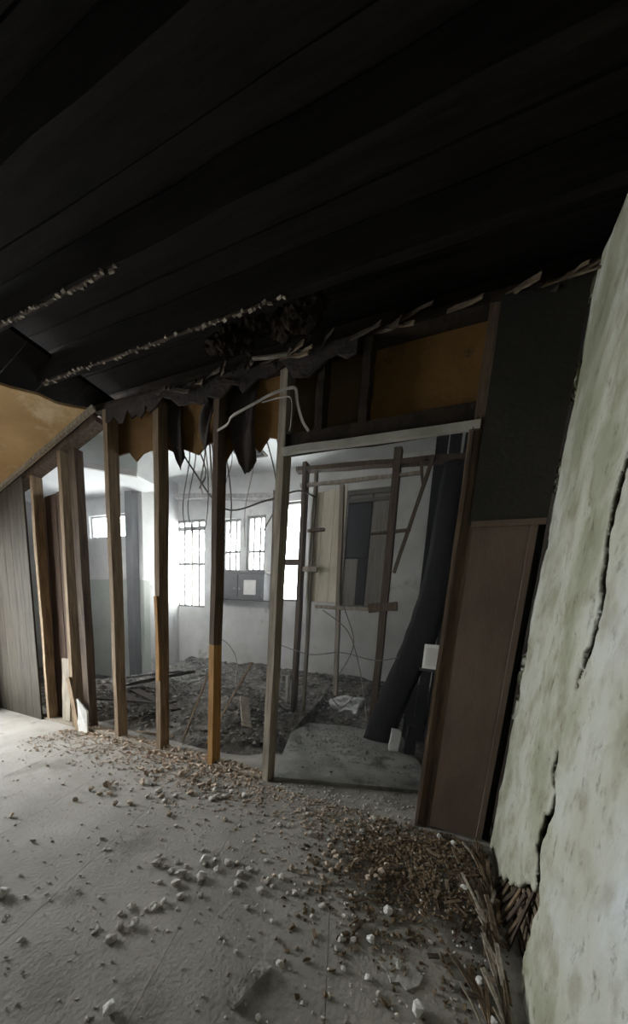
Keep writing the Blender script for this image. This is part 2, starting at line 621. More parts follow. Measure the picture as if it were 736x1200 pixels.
# ------------------------------------------------------------------ ceiling: joists with lath stubs, charred boards
ZC = 2.95
ce = box('ceiling', M_charH, -3.3, 0.62, YB, 2.22, 3.16, 3.22)
tag(ce, 'charred open ceiling with bare joists and boards', 'ceiling', kind='structure')
for k in range(22):
    y = YB + 0.09 + k * 0.19
    MB().beam((-3.2, y, 3.14 + random.uniform(-.004, .004)), (0.46, y, 3.14 + random.uniform(-.006, .006)), 0.18, 0.022, (0, 1, 0), 6, 0.003).build('ceiling_board', M_charH, ce)
for k in range(-8, 2):
    y = 1.72 + k * 0.39 + 0.02
    if y > 1.9:
        y = 2.0
        continue
    j = MB().beam((-3.15, y, ZC + 0.085), (0.45, y, ZC + 0.085), 0.045, 0.17, (0, 1, 0), 12, 0.004).build('joist', M_charH, ce)
    mb = MB()
    x = -3.1
    xe = {-1: -1.75, 0: -1.0}.get(k, -3.1)
    while x < xe:
        ln = random.uniform(0.008, 0.03)
        if random.random() < 0.85:
            yy = y - 0.012 + random.uniform(-.012, .012)
            mb.beam((x, yy, ZC - 0.006 + random.uniform(-.004, .004)), (x + ln, yy + random.uniform(-.01, .01), ZC - 0.006 + random.uniform(-.006, .006)), 0.013, 0.008, (0, 1, 0), 1, 0.003)
        x += ln + random.uniform(0.004, 0.03)
    if mb.v:
        MB().beam((-3.1, y - 0.010, ZC - 0.004), (xe - 0.1, y - 0.010, ZC - 0.004), 0.014, 0.006, (0, 1, 0), 40, 0.002).build('lath_strip', M_darklath, j)
        tag(mb.build('lath_stubs', M_studgrey, j), kind='stuff')

# sloped part of the ceiling over the low side
sl = empty('ceiling_slope', (-4, 0, 2.6), 'sloped ceiling of the low side, partly stripped to dark boards', 'ceiling', kind='structure')


def slope_z(x):
    return 2.43 + 0.325 * (x + 4.6)


for k in range(20):
    y0 = YB + k * 0.21
    y1 = min(y0 + 0.207, 2.2)
    MB().prism([(-5.1, y0, slope_z(-5.1) + 0.10), (-2.95, y0, slope_z(-2.95) + 0.10), (-2.95, y1, slope_z(-2.95) + 0.10), (-5.1, y1, slope_z(-5.1) + 0.10)], (0, 0, 0.03)).build('roof_board', M_charH, sl)
rag = [(-3.02, 2.075), (-3.10, 1.97), (-3.17, 1.86), (-3.19, 1.74), (-3.27, 1.60), (-3.31, 1.50), (-3.46, 1.32), (-3.5, 1.24), (-3.72, 1.13), (-4.2, 1.10), (-4.98, 1.08), (-4.98, 2.075)]
MB().prism([(x, y, slope_z(x)) for x, y in rag], (0, 0, 0.018)).build('ceiling_sheet', M_tanslope, sl)['label'] = 'tan wallboard left on the slope'
MB().beam((-4.62, 2.035, slope_z(-4.62) - 0.018), (-2.98, 2.035, slope_z(-2.98) - 0.018), 0.03, 0.03, (0, 1, 0), 6, 0.003).build('edge_batten', M_studgrey, sl)

# ------------------------------------------------------------------ stud partition between the two rooms
sp = empty('stud_partition', (-2, 2.13, 0), 'stripped partition of bare upright timber studs framing a doorway opening', 'partition')
Y0, YC = 2.08, 2.13


def stud(x, z0, z1, m_, lean=0.0, wd=0.05, dp=0.10, label=None, y=YC, parent=sp, seg=9, leany=0.0, name='stud'):
    o = MB().beam((x, y, z0), (x + lean, y + leany, z1), wd, dp, (1, 0, 0), seg, 0.003).build(name, m_, parent)
    if label:
        o['label'] = label
    return o


stud(-4.06, 0, 2.55, M_stud, 0.02, 0.04, 0.09)
stud(-3.60, 0, 2.72, M_stud, 0.03, 0.05, 0.10)
stud(-3.43, 0, 2.74, M_studdark, -0.02, 0.09, 0.08, y=2.16)
stud(-2.925, 0, 2.94, M_stud, 0.01)
stud(-2.36, 0, 2.93, M_stud, 0.03, 0.055)
stud(-1.755, 1.05, 2.93, M_studdark, 0.02, 0.048, 0.10, name='stud')
stud(-1.755, 0, 1.05, M_studorange, 0.0, 0.05, 0.102, 'clean orange lower length of a stud', name='stud_foot')
stud(-1.20, 0, 2.93, M_studgrey, 0.01, 0.055, 0.11, 'pale stud bounding the opening')
# bracing scrap nailed on the second stud
MB().beam((-2.33, 2.07, 0.68), (-2.345, 2.07, 1.42), 0.03, 0.02, (1, 0, 0), 3, 0.003).build('nailed_strip', M_studorange, sp)
# top plate, sole plates
MB().beam((-3.05, YC, 2.965), (0.40, YC, 2.965), 0.10, 0.05, (0, 1, 0), 10, 0.004).build('top_plate', M_char2, sp)
MB().beam((-4.98, YC, 0.014), (-1.24, YC, 0.012), 0.10, 0.03, (0, 1, 0), 10, 0.004).build('sole_plate', M_studgrey, sp)
MB().beam((-4.95, YC, slope_z(-4.95) - 0.03), (-3.05, YC, slope_z(-3.05) - 0.03), 0.10, 0.05, (0, 1, 0), 8, 0.003).build('raking_plate', M_studdark, sp)
# opening: header and the pale trim along it, right jamb
MB().beam((-1.17, 2.14, 2.46), (0.0, 2.14, 2.46), 0.10, 0.09, (0, 1, 0), 6, 0.003).build('header', M_char2, sp)
MB().beam((-1.17, 2.065, 2.392), (0.025, 2.065, 2.372), 0.028, 0.042, (0, 1, 0), 6, 0.002).build('header_trim', M_trim, sp)['label'] = 'pale painted trim strip'
stud(0.025, 0, 2.93, M_studdark, 0.005, 0.08, 0.12)
MB().beam((-0.022, 2.062, 0.0), (-0.015, 2.062, 2.36), 0.022, 0.02, (1, 0, 0), 8, 0.003).build('jamb_edge', M_studdark, sp)
# short studs above the header
stud(-0.64, 2.5, 2.94, M_char2)
stud(-0.93, 2.5, 2.94, M_char2)
# boards closing the part right of the opening
MB().prism([(0.062, 2.062, 0.02), (0.368, 2.062, 0.02), (0.372, 2.062, 1.86), (0.062, 2.062, 1.86)], (0, 0.016, 0)).build('lower_board', M_panel, sp)['label'] = 'smooth brown board'
MB().prism([(0.042, 2.055, 1.875), (0.405, 2.055, 1.875), (0.408, 2.055, 2.94), (0.042, 2.055, 2.94)], (0, 0.018, 0)).build('upper_board', M_paneldark, sp)['label'] = 'darker board above the brown one'
MB().beam((0.350, 2.055, 0.03), (0.354, 2.055, 1.86), 0.03, 0.012, (1, 0, 0), 5, 0.002).build('cover_strip', M_panel, sp)
MB().beam((0.05, 2.05, 1.868), (0.40, 2.05, 1.868), 0.014, 0.03, (0, 1, 0), 3, 0.001).build('board_joint', M_panel, sp)
stud(0.39, 0, 2.93, M_charV, 0, 0.05, 0.09, y=2.15)


def ragged(x0, x1, z0, z1, y, m_, name, amp=0.05, n=7, t=0.014):
    pts_ = [(x0, y, z1), (x1, y, z1)]
    for i in range(n + 1):
        u = i / n
        pts_.append((x1 + (x0 - x1) * u, y, z0 + random.uniform(-amp, amp)))
    return MB().prism(pts_, (0, t, 0)).build(name, m_, sp)


# backing boards still nailed behind the stud heads
ragged(-2.94, -2.35, 2.60, 2.95, 2.185, M_tan, 'backing_board')
ragged(-2.345, -1.745, 2.58, 2.95, 2.185, M_tan, 'backing_board')
ragged(-1.74, -1.20, 2.50, 2.95, 2.185, M_tan, 'backing_board', 0.07)
ragged(-1.195, -0.665, 2.46, 2.95, 2.185, M_brownback, 'backing_board', 0.0)
ragged(-0.66, 0.0, 2.46, 2.95, 2.185, M_tan, 'backing_board', 0.0)
for (x0, x1) in ((-2.88, -2.42), (-2.44, -1.80), (-1.82, -1.25), (-1.24, -0.70)):
    pts_ = [(x0, 2.066, 2.96), (x1, 2.066, 2.96)]
    for i in range(10):
        pts_.append((x1 + (x0 - x1) * i / 9, 2.066 - random.uniform(0, .012), 2.84 + random.uniform(-.05, .06)))
    MB().prism(pts_, (0, 0.010, 0)).build('plaster_remnant', M_felt, sp)['label'] = 'ragged dark remnant of lath and plaster'
# dark boards closing the low end at the left
for k in range(6):
    x0 = -4.98 + k * 0.142
    x1 = x0 + 0.138
    MB().prism([(x0, 2.055, 0.0), (x1, 2.055, 0.0), (x1, 2.055, slope_z(x1) - 0.04), (x0, 2.055, slope_z(x0) - 0.04)], (0, 0.016 + random.uniform(0, .006), 0)).build('cladding_board', M_leftboard, sp)
for k in range(3):
    x0 = -4.26 + k * 0.20
    MB().prism([(x0, 2.20, 0.0), (x0 + 0.195, 2.20, 0.0), (x0 + 0.19, 2.20, 2.38 + 0.03 * k), (x0 + 0.01, 2.20, 2.36 + 0.03 * k)], (0, 0.016, 0)).build('cladding_board', M_redbrown, sp)

# ------------------------------------------------------------------ back room shell
YF = 5.0
ZB = 3.75
wf = empty('wall_far', (-2.5, YF, 0), 'sooty white far wall with bright windows', 'wall', kind='structure')
TW = (-5.12, -4.40, 1.48, 3.10)
AW = (-3.99, -3.60, 2.15, 3.06)
BW2 = (-3.48, -3.09, 2.15, 3.09)
CW = (-2.78, -2.40, 1.66, 3.26)
DW = (-1.70, -0.92, 1.58, 3.34)
mb = MB()
holes = [TW, AW, BW2, CW, DW]
x = -5.16
for hx in holes:
    mb.box(x, hx[0], YF, YF + 0.12, -0.02, ZB)
    mb.box(hx[0], hx[1], YF, YF + 0.12, -0.02, hx[2])
    mb.box(hx[0], hx[1], YF, YF + 0.12, hx[3], ZB)
    x = hx[1]
mb.box(x, 0.62, YF, YF + 0.12, -0.02, ZB)
mb.build('wall_face', M_wallw, wf)
window('window_3', 'y', YF + 0.03, *TW, 4, [(2.30, 0.05), (2.95, 0.07)], 'tall bright window with bars at the far end', M_dframe, 0.035)
window('window_4', 'y', YF + 0.03, *AW, 3, [(2.50, 0.035)], 'narrow bright window beside the pier', M_dframe, 0.028)
window('window_5', 'y', YF + 0.03, *BW2, 3, [(2.50, 0.035)], 'narrow bright window over the dark cabinet', M_dframe, 0.028)
window('window_6', 'y', YF + 0.03, *CW, 1, [(2.29, 0.06)], 'bright sash window behind the opening post', M_dframe, 0.012)
wd_ = window('window_7', 'y', YF + 0.03, *DW, 1, [(3.2, 0.05)], 'dim window half covered by grey boards', M_dframe, 0.02, 0.06, glass=False)
box('backing', M_charV, -1.69, -0.93, YF + 0.092, YF + 0.11, 1.6, 3.32, wd_)
for (a0, a1, h0, h1, mm) in ((-1.64, -1.42, 1.64, 2.35, M_boardedwin), (-1.42, -1.27, 1.64, 2.2, M_charV), (-1.64, -1.27, 2.37, 3.17, M_charV), (-1.26, -0.98, 1.64, 3.28, M_boardedwin), (-1.64, -1.27, 3.22, 3.29, M_boardedwin)):
    box('cover_board', mm, a0, a1 - 0.006, YF + 0.06, YF + 0.085, h0, h1, wd_)
for (u0, u1, z0, z1) in (TW, AW, BW2, CW):
    portal('window_far_daylight', ((u0 + u1) / 2, YF + 0.13, (z0 + z1) / 2), (-math.pi / 2, 0, 0), u1 - u0, z1 - z0)

wfl = empty('wall_far_left', (-6.4, 4.2, 0), 'white wall with a small high window and green-grey dado', 'wall', kind='structure')
SW = (-6.42, -5.30, 2.60, 2.99)
wall_with_hole(wfl, M_wallw, 'y', 4.2, 0.12, -8.0, -5.05, 1.9, 3.8, SW, 'wall_face')
box('dado', M_wallg, -8.0, -5.05, 4.2, 4.32, -0.02, 1.86, wfl)
box('dado_rail', M_wallw, -8.0, -5.05, 4.185, 4.32, 1.86, 1.9, wfl)
box('return_face', M_wallw, -5.17, -5.052, 4.32, 5.0, -0.02, 3.75, wfl)
window('window_8', 'y', 4.24, *SW, 2, [], 'small high window in the white wall', M_frame, 0.02, 0.03)
portal('window_small_daylight', ((SW[0] + SW[1]) / 2, 4.34, (SW[2] + SW[3]) / 2), (-math.pi / 2, 0, 0), SW[1] - SW[0], SW[3] - SW[2])
box('wall_side_left', M_wallw, -8.1, -8.0, 2.2, 4.4, -0.02, 3.8)['kind'] = 'structure'
bpy.data.objects['wall_side_left']['label'] = 'plain end wall of the back room'
bpy.data.objects['wall_side_left']['category'] = 'wall'

cb = empty('ceiling_back', (-3.5, 3.6, ZB), 'stained white ceiling of the back room with a dropped part', 'ceiling', kind='structure')
box('ceiling_face', M_ceilw, -8.1, 0.62, 2.2, 5.1, ZB, ZB + 0.08, cb)
drop = [(-6.5, 2.30), (-4.57, 3.72), (-4.57, 4.2), (-7.98, 4.2), (-7.98, 2.30)]
MB().prism([(x, y, 3.30) for x, y in drop], (0, 0, 0.04)).build('dropped_ceiling', M_ceilw, cb)
MB().prism([(-6.5, 2.30, 3.36), (-4.57, 3.72, 3.36), (-4.57, 3.72, 3.74), (-6.5, 2.30, 3.74)], (-0.03, 0.04, 0)).build('dropped_face', M_wallg, cb)
MB().beam((-6.5, 2.29, 3.31), (-4.55, 3.71, 3.31), 0.05, 0.08, (0.6, -0.8, 0), 6, 0.002).build('dropped_trim', M_trim, cb)
box('dropped_side', M_wallw, -4.60, -4.57, 3.74, 4.2, 3.34, 3.74, cb)
box('dropped_end', M_wallw, -5.05, -4.57, 4.2, 4.24, 3.30, 3.74, cb)
ub = box('wall_upper', M_char2, -8.1, 0.62, 2.22, 2.28, 2.97, 3.78)
tag(ub, 'dark wall strip above the partition', 'wall', kind='structure')
ul = box('wall_upper_left', M_leftboard, -8.1, -5.0, 2.2, 2.26, -0.02, 2.96)
tag(ul, 'board wall closing the back room beyond the low end', 'wall', kind='structure')

# ceiling vent of the back room
ve = empty('ceiling_vent', (-3.05, 4.35, ZB), 'dark slatted vent grille in the white back ceiling', 'vent')
mb = MB()
for (a0, a1, b0, b1) in ((-3.28, -2.82, 4.15, 4.18), (-3.28, -2.82, 4.52, 4.55), (-3.28, -3.25, 4.18, 4.52), (-2.85, -2.82, 4.18, 4.52)):
    mb.box(a0, a1, b0, b1, ZB - 0.02, ZB)
mb.build('vent_frame', M_dframe, ve)
for k in range(6):
    box('slat', M_charV, -3.25, -2.85, 4.2 + k * 0.055, 4.225 + k * 0.055, ZB - 0.016, ZB, ve)

# dark wall cabinet under the two narrow windows
cbn = empty('wall_cabinet', (-3.43, 4.86, 1.62), 'dark wall cabinet under the narrow bright windows', 'cabinet')
box('body', M_cab, -3.96, -2.92, 4.74, 5.0, 1.64, 2.08, cbn)
for k in range(2):
    d_ = box('door', M_cab, -3.94 + k * 0.52, -3.44 + k * 0.50, 4.722, 4.74, 1.67, 2.05, cbn)
    box('knob', M_metal, -3.50 + k * 0.1, -3.48 + k * 0.1, 4.70, 4.722, 1.80, 1.83, d_)
box('top', M_dframe, -3.99, -2.89, 4.71, 5.0, 2.08, 2.115, cbn)
nb = MB().box(-3.30, -3.06, 4.69, 4.7, 1.72, 1.96).build('notice_card', M_box, None, True)
tag(nb, 'small white card fixed to the dark wall cabinet', 'card')
nb.location.y += 0.016

# dark beam over the windows
db = MB().beam((-5.0, 4.90, 3.48), (-2.9, 4.90, 3.30), 0.12, 0.07, (0, 1, 0), 8, 0.008).build('fallen_batten', M_greychunk, None, True)
tag(db, 'grey batten hanging askew above the far windows', 'batten')
pier = MB().beam((-5.22, 4.12, 0.0), (-5.20, 4.12, 3.28), 0.17, 0.12, (1, 0, 0), 10, 0.005).build('corner_post', M_cab, None, True)
tag(pier, 'dark grey post at the corner of the white wall', 'post')

# ------------------------------------------------------------------ second, half-demolished partition
rp = empty('rear_partition', (-1.2, 3.64, 0), 'half-demolished stud frame in the back room behind the opening', 'partition')
R_ = dict(parent=rp, y=3.64)
stud(-1.71, 0.0, 3.10, M_studdark, -0.03, 0.05, 0.10, **R_)
stud(-1.60, 0.1, 3.05, M_studgrey, -0.03, 0.03, 0.06, y=3.70, parent=rp)
stud(-0.665, 0.02, 3.12, M_studdark, -0.03, 0.075, 0.09, **R_)
stud(-1.16, 0.45, 2.83, M_studgrey, -0.12, 0.045, 0.06, **R_)
MB().beam((-1.85, 3.64, 3.04), (-0.05, 3.64, 2.96), 0.09, 0.045, (0, 1, 0), 6, 0.004).build('top_plate', M_studdark, rp)
MB().beam((-1.80, 3.64, 2.87), (-0.45, 3.62, 2.86), 0.03, 0.03, (0, 1, 0), 6, 0.004).build('rail', M_studgrey, rp)
MB().beam((-0.34, 3.58, 2.98), (-0.60, 3.58, 1.88), 0.035, 0.03, (1, 0, 0), 5, 0.003).build('brace', M_studdark, rp)
MB().beam((-0.40, 3.57, 2.72), (-0.46, 3.57, 2.98), 0.03, 0.03, (1, 0, 0), 3, 0.003).build('brace', M_studdark, rp)
MB().beam((-0.84, 3.60, 1.50), (-0.53, 3.60, 1.54), 0.06, 0.09, (0, 1, 0), 3, 0.004).build('noggin', M_studdark, rp)
MB().beam((-1.50, 3.62, 1.50), (-0.84, 3.62, 1.49), 0.04, 0.035, (0, 1, 0), 4, 0.004).build('noggin', M_studgrey, rp)
MB().beam((-2.00, 3.62, 2.02), (-1.73, 3.62, 2.01), 0.05, 0.06, (0, 1, 0), 3, 0.003).build('noggin', M_studdark, rp)
MB().beam((-1.68, 3.60, 1.93), (-1.50, 3.60, 1.92), 0.05, 0.055, (0, 1, 0), 3, 0.003).build('noggin', M_studgrey, rp)
MB().beam((-1.66, 3.62, 2.36), (-1.45, 3.62, 2.37), 0.03, 0.03, (0, 1, 0), 2, 0.003).build('noggin', M_studdark, rp)
MB().beam((-0.90, 3.62, 2.30), (-0.48, 3.62, 2.32), 0.03, 0.025, (0, 1, 0), 2, 0.003).build('noggin', M_studdark, rp)
for k in range(3):
    x0 = -1.67 + k * 0.145
    MB().prism([(x0, 3.71, 1.56), (x0 + 0.14, 3.71, 1.56), (x0 + 0.138, 3.71, 2.82 + 0.02 * k), (x0, 3.71, 2.8)], (0, 0.014, 0)).build('wallboard', M_curtain, rp)
stud(-2.22, 0.25, 2.95, M_studdark, -0.05, 0.06, 0.08, y=3.9, parent=rp)

# charred chimney casing right of it
ch = empty('charred_casing', (-0.1, 3.8, 0), 'blackened boarded chimney casing behind the doorway opening', 'chimney')
for k in range(5):
    x0 = -0.33 + k * 0.12
    MB().beam((x0 + 0.055, 3.80, 0.0), (x0 + 0.055 + random.uniform(-.01, .01), 3.80, 3.7), 0.11, 0.04, (1, 0, 0), 8, 0.006).build('board', M_charV, ch)
for k in range(4):
    y0 = 3.88 + k * 0.13
    MB().beam((-0.31, y0, 0.0), (-0.31, y0, 3.7), 0.04, 0.12, (1, 0, 0), 8, 0.006).build('board', M_charV, ch)


def slab_path(name, pts_, widths, th, m_, label, cat):
    """a buckled sheet: strip following a path with changing width"""
    P = smooth_path(pts_, 5)
    W = smooth_path([(q, 0, 0) for q in widths], 5)
    vs, fs = [], []
    for i, p in enumerate(P):
        h = W[i].x / 2
        for j in range(7):
            u = -1 + j / 3
            bulge = -0.05 * (1 - u * u) + 0.014 * noise.noise((p.z * 5, u * 2.2, 1.0))
            vs.append(p + Vector((u * h + 0.008 * noise.noise((p.z * 9, u, 4.0)), bulge, 0)))
    n = len(P)
    for i in range(n - 1):
        for j in range(6):
            a = i * 7 + j
            fs.append((a, a + 1, a + 8, a + 7))
    o = MB().add(vs, fs).build(name, m_, None, True, True)
    so = o.modifiers.new('thick', 'SOLIDIFY')
    so.thickness = th
    return tag(o, label, cat)


slab_path('slumped_sheet', [(-0.13, 3.66, 2.95), (-0.14, 3.62, 2.3), (-0.16, 3.58, 1.75), (-0.26, 3.54, 1.15), (-0.40, 3.48, 0.68), (-0.50, 3.44, 0.30), (-0.54, 3.40, 0.06)],
          [0.22, 0.25, 0.29, 0.33, 0.32, 0.33, 0.34], 0.012, M_charV, 'black sheet slumped diagonally against the charred casing', 'sheet')
for x0, z0, hh, mm, lb in ((-0.36, 0.03, 0.22, M_box, 'pale lavender-white block standing under the slumped black sheet'), (-0.20, 0.03, 0.30, M_charV, 'charred block beside the pale block under the black sheet')):
    o = MB().beam((x0, 3.28, z0), (x0 + 0.01, 3.29, z0 + hh), 0.10, 0.09, (1, 0.2, 0), 4, 0.006).build('block', mm, None, True)
    tag(o, lb, 'block')

# electrical box on the jamb
eb = empty('electrical_box', (-0.06, 2.26, 1.03), 'white electrical box fixed behind the jamb beside the brown board', 'electrical box')
box('body', M_box, -0.12, 0.0, 2.22, 2.29, 1.03, 1.19, eb)
box('cover', M_box, -0.105, -0.02, 2.212, 2.22, 1.05, 1.17, eb)
box('bracket', M_cab, -0.135, -0.01, 2.205, 2.29, 1.015, 1.03, eb)
box('bracket', M_cab, -0.01, 0.0, 2.16, 2.22, 1.06, 1.15, eb)


# ------------------------------------------------------------------ debris in the back room
def mound_h(x, y):
    t = max(0.0, min(1.0, (y - 2.9) / 2.0))
    base = 0.50 * t ** 1.15
    if x < -1.4:                      # a heap nearer the partition behind the left studs
        k = min(1.0, (-1.4 - x) / 0.6)
        base = max(base, k * 0.26 * max(0.0, min(1.0, (y - 2.3) / 0.7)))
        base += k * 0.22 * math.exp(-((x + 2.7) / 0.7) ** 2 - ((y - 3.3) / 0.5) ** 2)
    if x < -4.6:
        base *= max(0.12, 1 + (x + 4.6) / 1.2)
    if x > -1.5:
        t2 = max(0.0, min(1.0, (y - 3.75) / 1.0))
        base = min(base, 0.5 * t2 + 0.02)
    return base


def mound():
    nx, ny = 190, 70
    x0, x1, y0, y1 = -7.9, 0.46, 2.29, 4.99
    vs, fs = [], []
    for j in range(ny + 1):
        for i in range(nx + 1):
            x, y = x0 + (x1 - x0) * i / nx, y0 + (y1 - y0) * j / ny
            h = mound_h(x, y)
            r = fbm(Vector((x * 3.1, y * 3.1, 0.0)), 5) * 0.05 + abs(noise.noise((x * 11, y * 11, 2.0))) * 0.035
            z = -0.018 + h + (r if h > 0.02 else r * 0.15) * min(1, 0.25 + h * 3)
            vs.append((x, y, max(z, -0.02)))
    for j in range(ny):
        for i in range(nx):
            a = j * (nx + 1) + i
            x, y, z = vs[a]
            if x < -5.0 and y > 4.15:
                continue
            fs.append((a, a + 1, a + nx + 2, a + nx + 1))
    o = MB().add(vs, fs).build('rubble_mound', M_mound)
    return tag(o, 'grey mound of demolition rubble filling the back room floor', 'rubble', kind='stuff')


mound()


def hull(rad, n, flat=0.6, elong=1.0):
    bm = bmesh.new()
    for _ in range(n):
        v = Vector((random.gauss(0, 1), random.gauss(0, 1), random.gauss(0, 1))).normalized() * random.uniform(0.82, 1.0)
        bm.verts.new((v.x * rad * elong, v.y * rad, v.z * rad * flat))
    r = bmesh.ops.convex_hull(bm, input=bm.verts)
    bmesh.ops.delete(bm, geom=[v for v in bm.verts if not v.link_faces], context='VERTS')
    zmin = min(v.co.z for v in bm.verts)
    for v in bm.verts:
        v.co.z -= zmin
    return bm


def hull_mesh(name, m_, n=13, flat=0.6, elong=1.0):
    bm = hull(1.0, n, flat, elong)
    me = bpy.data.meshes.new(name)
    bm.to_mesh(me)
    bm.free()
    me.materials.append(m_)
    return me


PROTO = {}
for key, mm in (('pale', M_chunk), ('white', M_white), ('pink', M_brick), ('grey', M_greychunk), ('brown', M_brown)):
    PROTO[key] = [hull_mesh(key + '_chunk', mm, random.randint(16, 24), random.uniform(.6, .95), random.uniform(1, 1.4)) for _ in range(7)]


def chunk(name, key, x, y, z, r, label, cat, group=None):
    o = bpy.data.objects.new(name, random.choice(PROTO[key]))
    o.location = (x, y, z - r * 0.05)
    o.scale = (r, r, r)
    o.rotation_euler = (0, 0, random.uniform(0, 6.28))
    COL.objects.link(o)
    return tag(o, label, cat, group)


def joined_chunks(name, m_, spots, label, cat):
    """loose fine rubble that nobody could count: one object of many small solid bits"""
    vs, fs = [], []
    protos = []
    for _ in range(8):
        bm = hull(1.0, 8, random.uniform(.5, .9), random.uniform(1, 1.8))
        bm.verts.index_update()
        protos.append(([v.co.copy() for v in bm.verts], [tuple(v.index for v in f.verts) for f in bm.faces]))
        bm.free()
    mb_ = MB()
    for (x, y, z, r) in spots:
        pv, pf = random.choice(protos)
        a = random.uniform(0, 6.28)
        ca, sa = math.cos(a), math.sin(a)
        mb_.add([(x + r * (v.x * ca - v.y * sa), y + r * (v.x * sa + v.y * ca), z + r * v.z - r * 0.08) for v in pv], pf)
    o = mb_.build(name, m_)
    return tag(o, label, cat, kind='stuff')


# ------------------------------------------------------------------ loose rubble on the front floor
heap_c = [(0.0, 1.62, 0.34, 0.28, 0.028), (0.24, 1.75, 0.20, 0.30, 0.055), (0.18, 1.38, 0.18, 0.12, 0.026), (0.35, 1.30, 0.07, 0.4, 0.03), (-0.30, 1.42, 0.16, 0.10, 0.018)]


def heap_h(x, y):
    h = 0.0
    for (hx, hy, sx, sy, a) in heap_c:
        h += a * math.exp(-((x - hx) / sx) ** 2 - ((y - hy) / sy) ** 2)
    return max(0.0, h - 0.012)


def heap():
    vs, fs, n = [], [], 90
    x0, x1, y0, y1 = -0.75, 0.40, 0.75, 2.05
    idx = {}
    for j in range(n + 1):
        for i in range(n + 1):
            x, y = x0 + (x1 - x0) * i / n, y0 + (y1 - y0) * j / n
            h = heap_h(x, y)
            z = h + 0.02 * fbm(Vector((x * 9, y * 9, 1)), 5) * min(1, h * 25) - 0.001
            idx[(i, j)] = len(vs)
            z -= 0.012 * max(0.0, fbm(Vector((x * 6, y * 6, 5)), 4))
        vs.append((x, y, max(z, -0.004)))
    for j in range(n):
        for i in range(n):
            q = [idx[(i, j)], idx[(i + 1, j)], idx[(i + 1, j + 1)], idx[(i, j + 1)]]
            if max(vs[k][2] for k in q) > 0.001:
                fs.append(tuple(q))
    o = MB().add(vs, fs).build('debris_heap', mat('heap_dust', (104, 94, 82), (148, 136, 122), 22, 0.95, 1.0, 70, None, (80, 70, 60), 9, 0.55))
    return tag(o, 'low brown heap of dirt and splinters at the foot of the brown board', 'debris', kind='stuff')


heap()

# fine crumbs everywhere
spots_p, spots_k, spots_g, spots_b = [], [], [], []
for _ in range(2600):
    x, y = random.uniform(-3.6, 0.35), random.uniform(0.2, 2.05)
    p = 0.25 + 0.75 * max(0, noise.noise((x * 1.7, y * 1.7, 9.0)) + 0.25) + 0.6 * max(0, y - 1.6)
    if x < -2.2 and y < 1.7:
        p *= 0.25
    if random.random() < p:
        spots_p.append((x, y, 0.0, random.uniform(0.003, 0.009)))
for _ in range(900):        # heaped on the sole plate
    x = random.uniform(-3.5, -1.25)
    y = random.uniform(2.0, 2.24)
    spots_k.append((x, y, 0.027 if 2.085 < y < 2.175 else 0.0, random.uniform(0.006, 0.02)))
for _ in range(260):        # debris in the doorway
    x = random.uniform(-1.1, -0.05)
    y = random.uniform(2.0, 2.1 + 0.35 * (x + 1.1))
    spots_p.append((x, y, 0.0, random.uniform(0.004, 0.012)))
for _ in range(2200):       # pinkish band in front of the studs
    x = random.uniform(-3.6, -0.2)
    y = 2.03 - abs(random.gauss(0, 0.24))
    spots_k.append((x, y, 0.0, random.uniform(0.004, 0.013)))
for _ in range(3400):        # over the heap
    x, y = random.gauss(0.03, 0.27), random.gauss(1.62, 0.25)
    if -0.7 < x < 0.39 and 0.8 < y < 2.04:
        spots_b.append((x, y, heap_h(x, y), random.uniform(0.004, 0.014)))
for _ in range(500):
    x, y = random.gauss(0.05, 0.26), random.gauss(1.62, 0.25)
    if -0.7 < x < 0.38 and 0.8 < y < 2.04:
        spots_p.append((x, y, heap_h(x, y), random.uniform(0.003, 0.010)))
for _ in range(4200):
    x, y = random.uniform(-5.0, 0.0), random.uniform(2.3, 4.9)
    h = mound_h(x, y)
    on_panel = (Vector((x, y)) - c0).dot(bn) > 0 and (Vector((x, y)) - c0).dot(bn) < 1.3 and (Vector((x, y)) - c0).dot(bd) < 1.55
    if h < 0.03 and y < 2.7 and random.random() < 0.8:
        continue
    spots_g.append((x, y, max(h - 0.01, 0.032 if on_panel else -0.018), random.uniform(0.008, 0.035) if h > 0.05 else random.uniform(0.004, 0.014)))
joined_chunks('plaster_crumbs', M_chunk, spots_p, 'fine pale plaster crumbs scattered over the grey floor', 'crumbs')
joined_chunks('pink_crumbs', M_brick, spots_k, 'pinkish brown crumbs strewn along the foot of the studs', 'crumbs')
joined_chunks('brown_crumbs', M_brown, spots_b, 'brown crumbs covering the low debris heap', 'crumbs')
joined_chunks('grey_rubble', M_greychunk, spots_g, 'loose grey rubble bits over the mound in the back room', 'rubble')

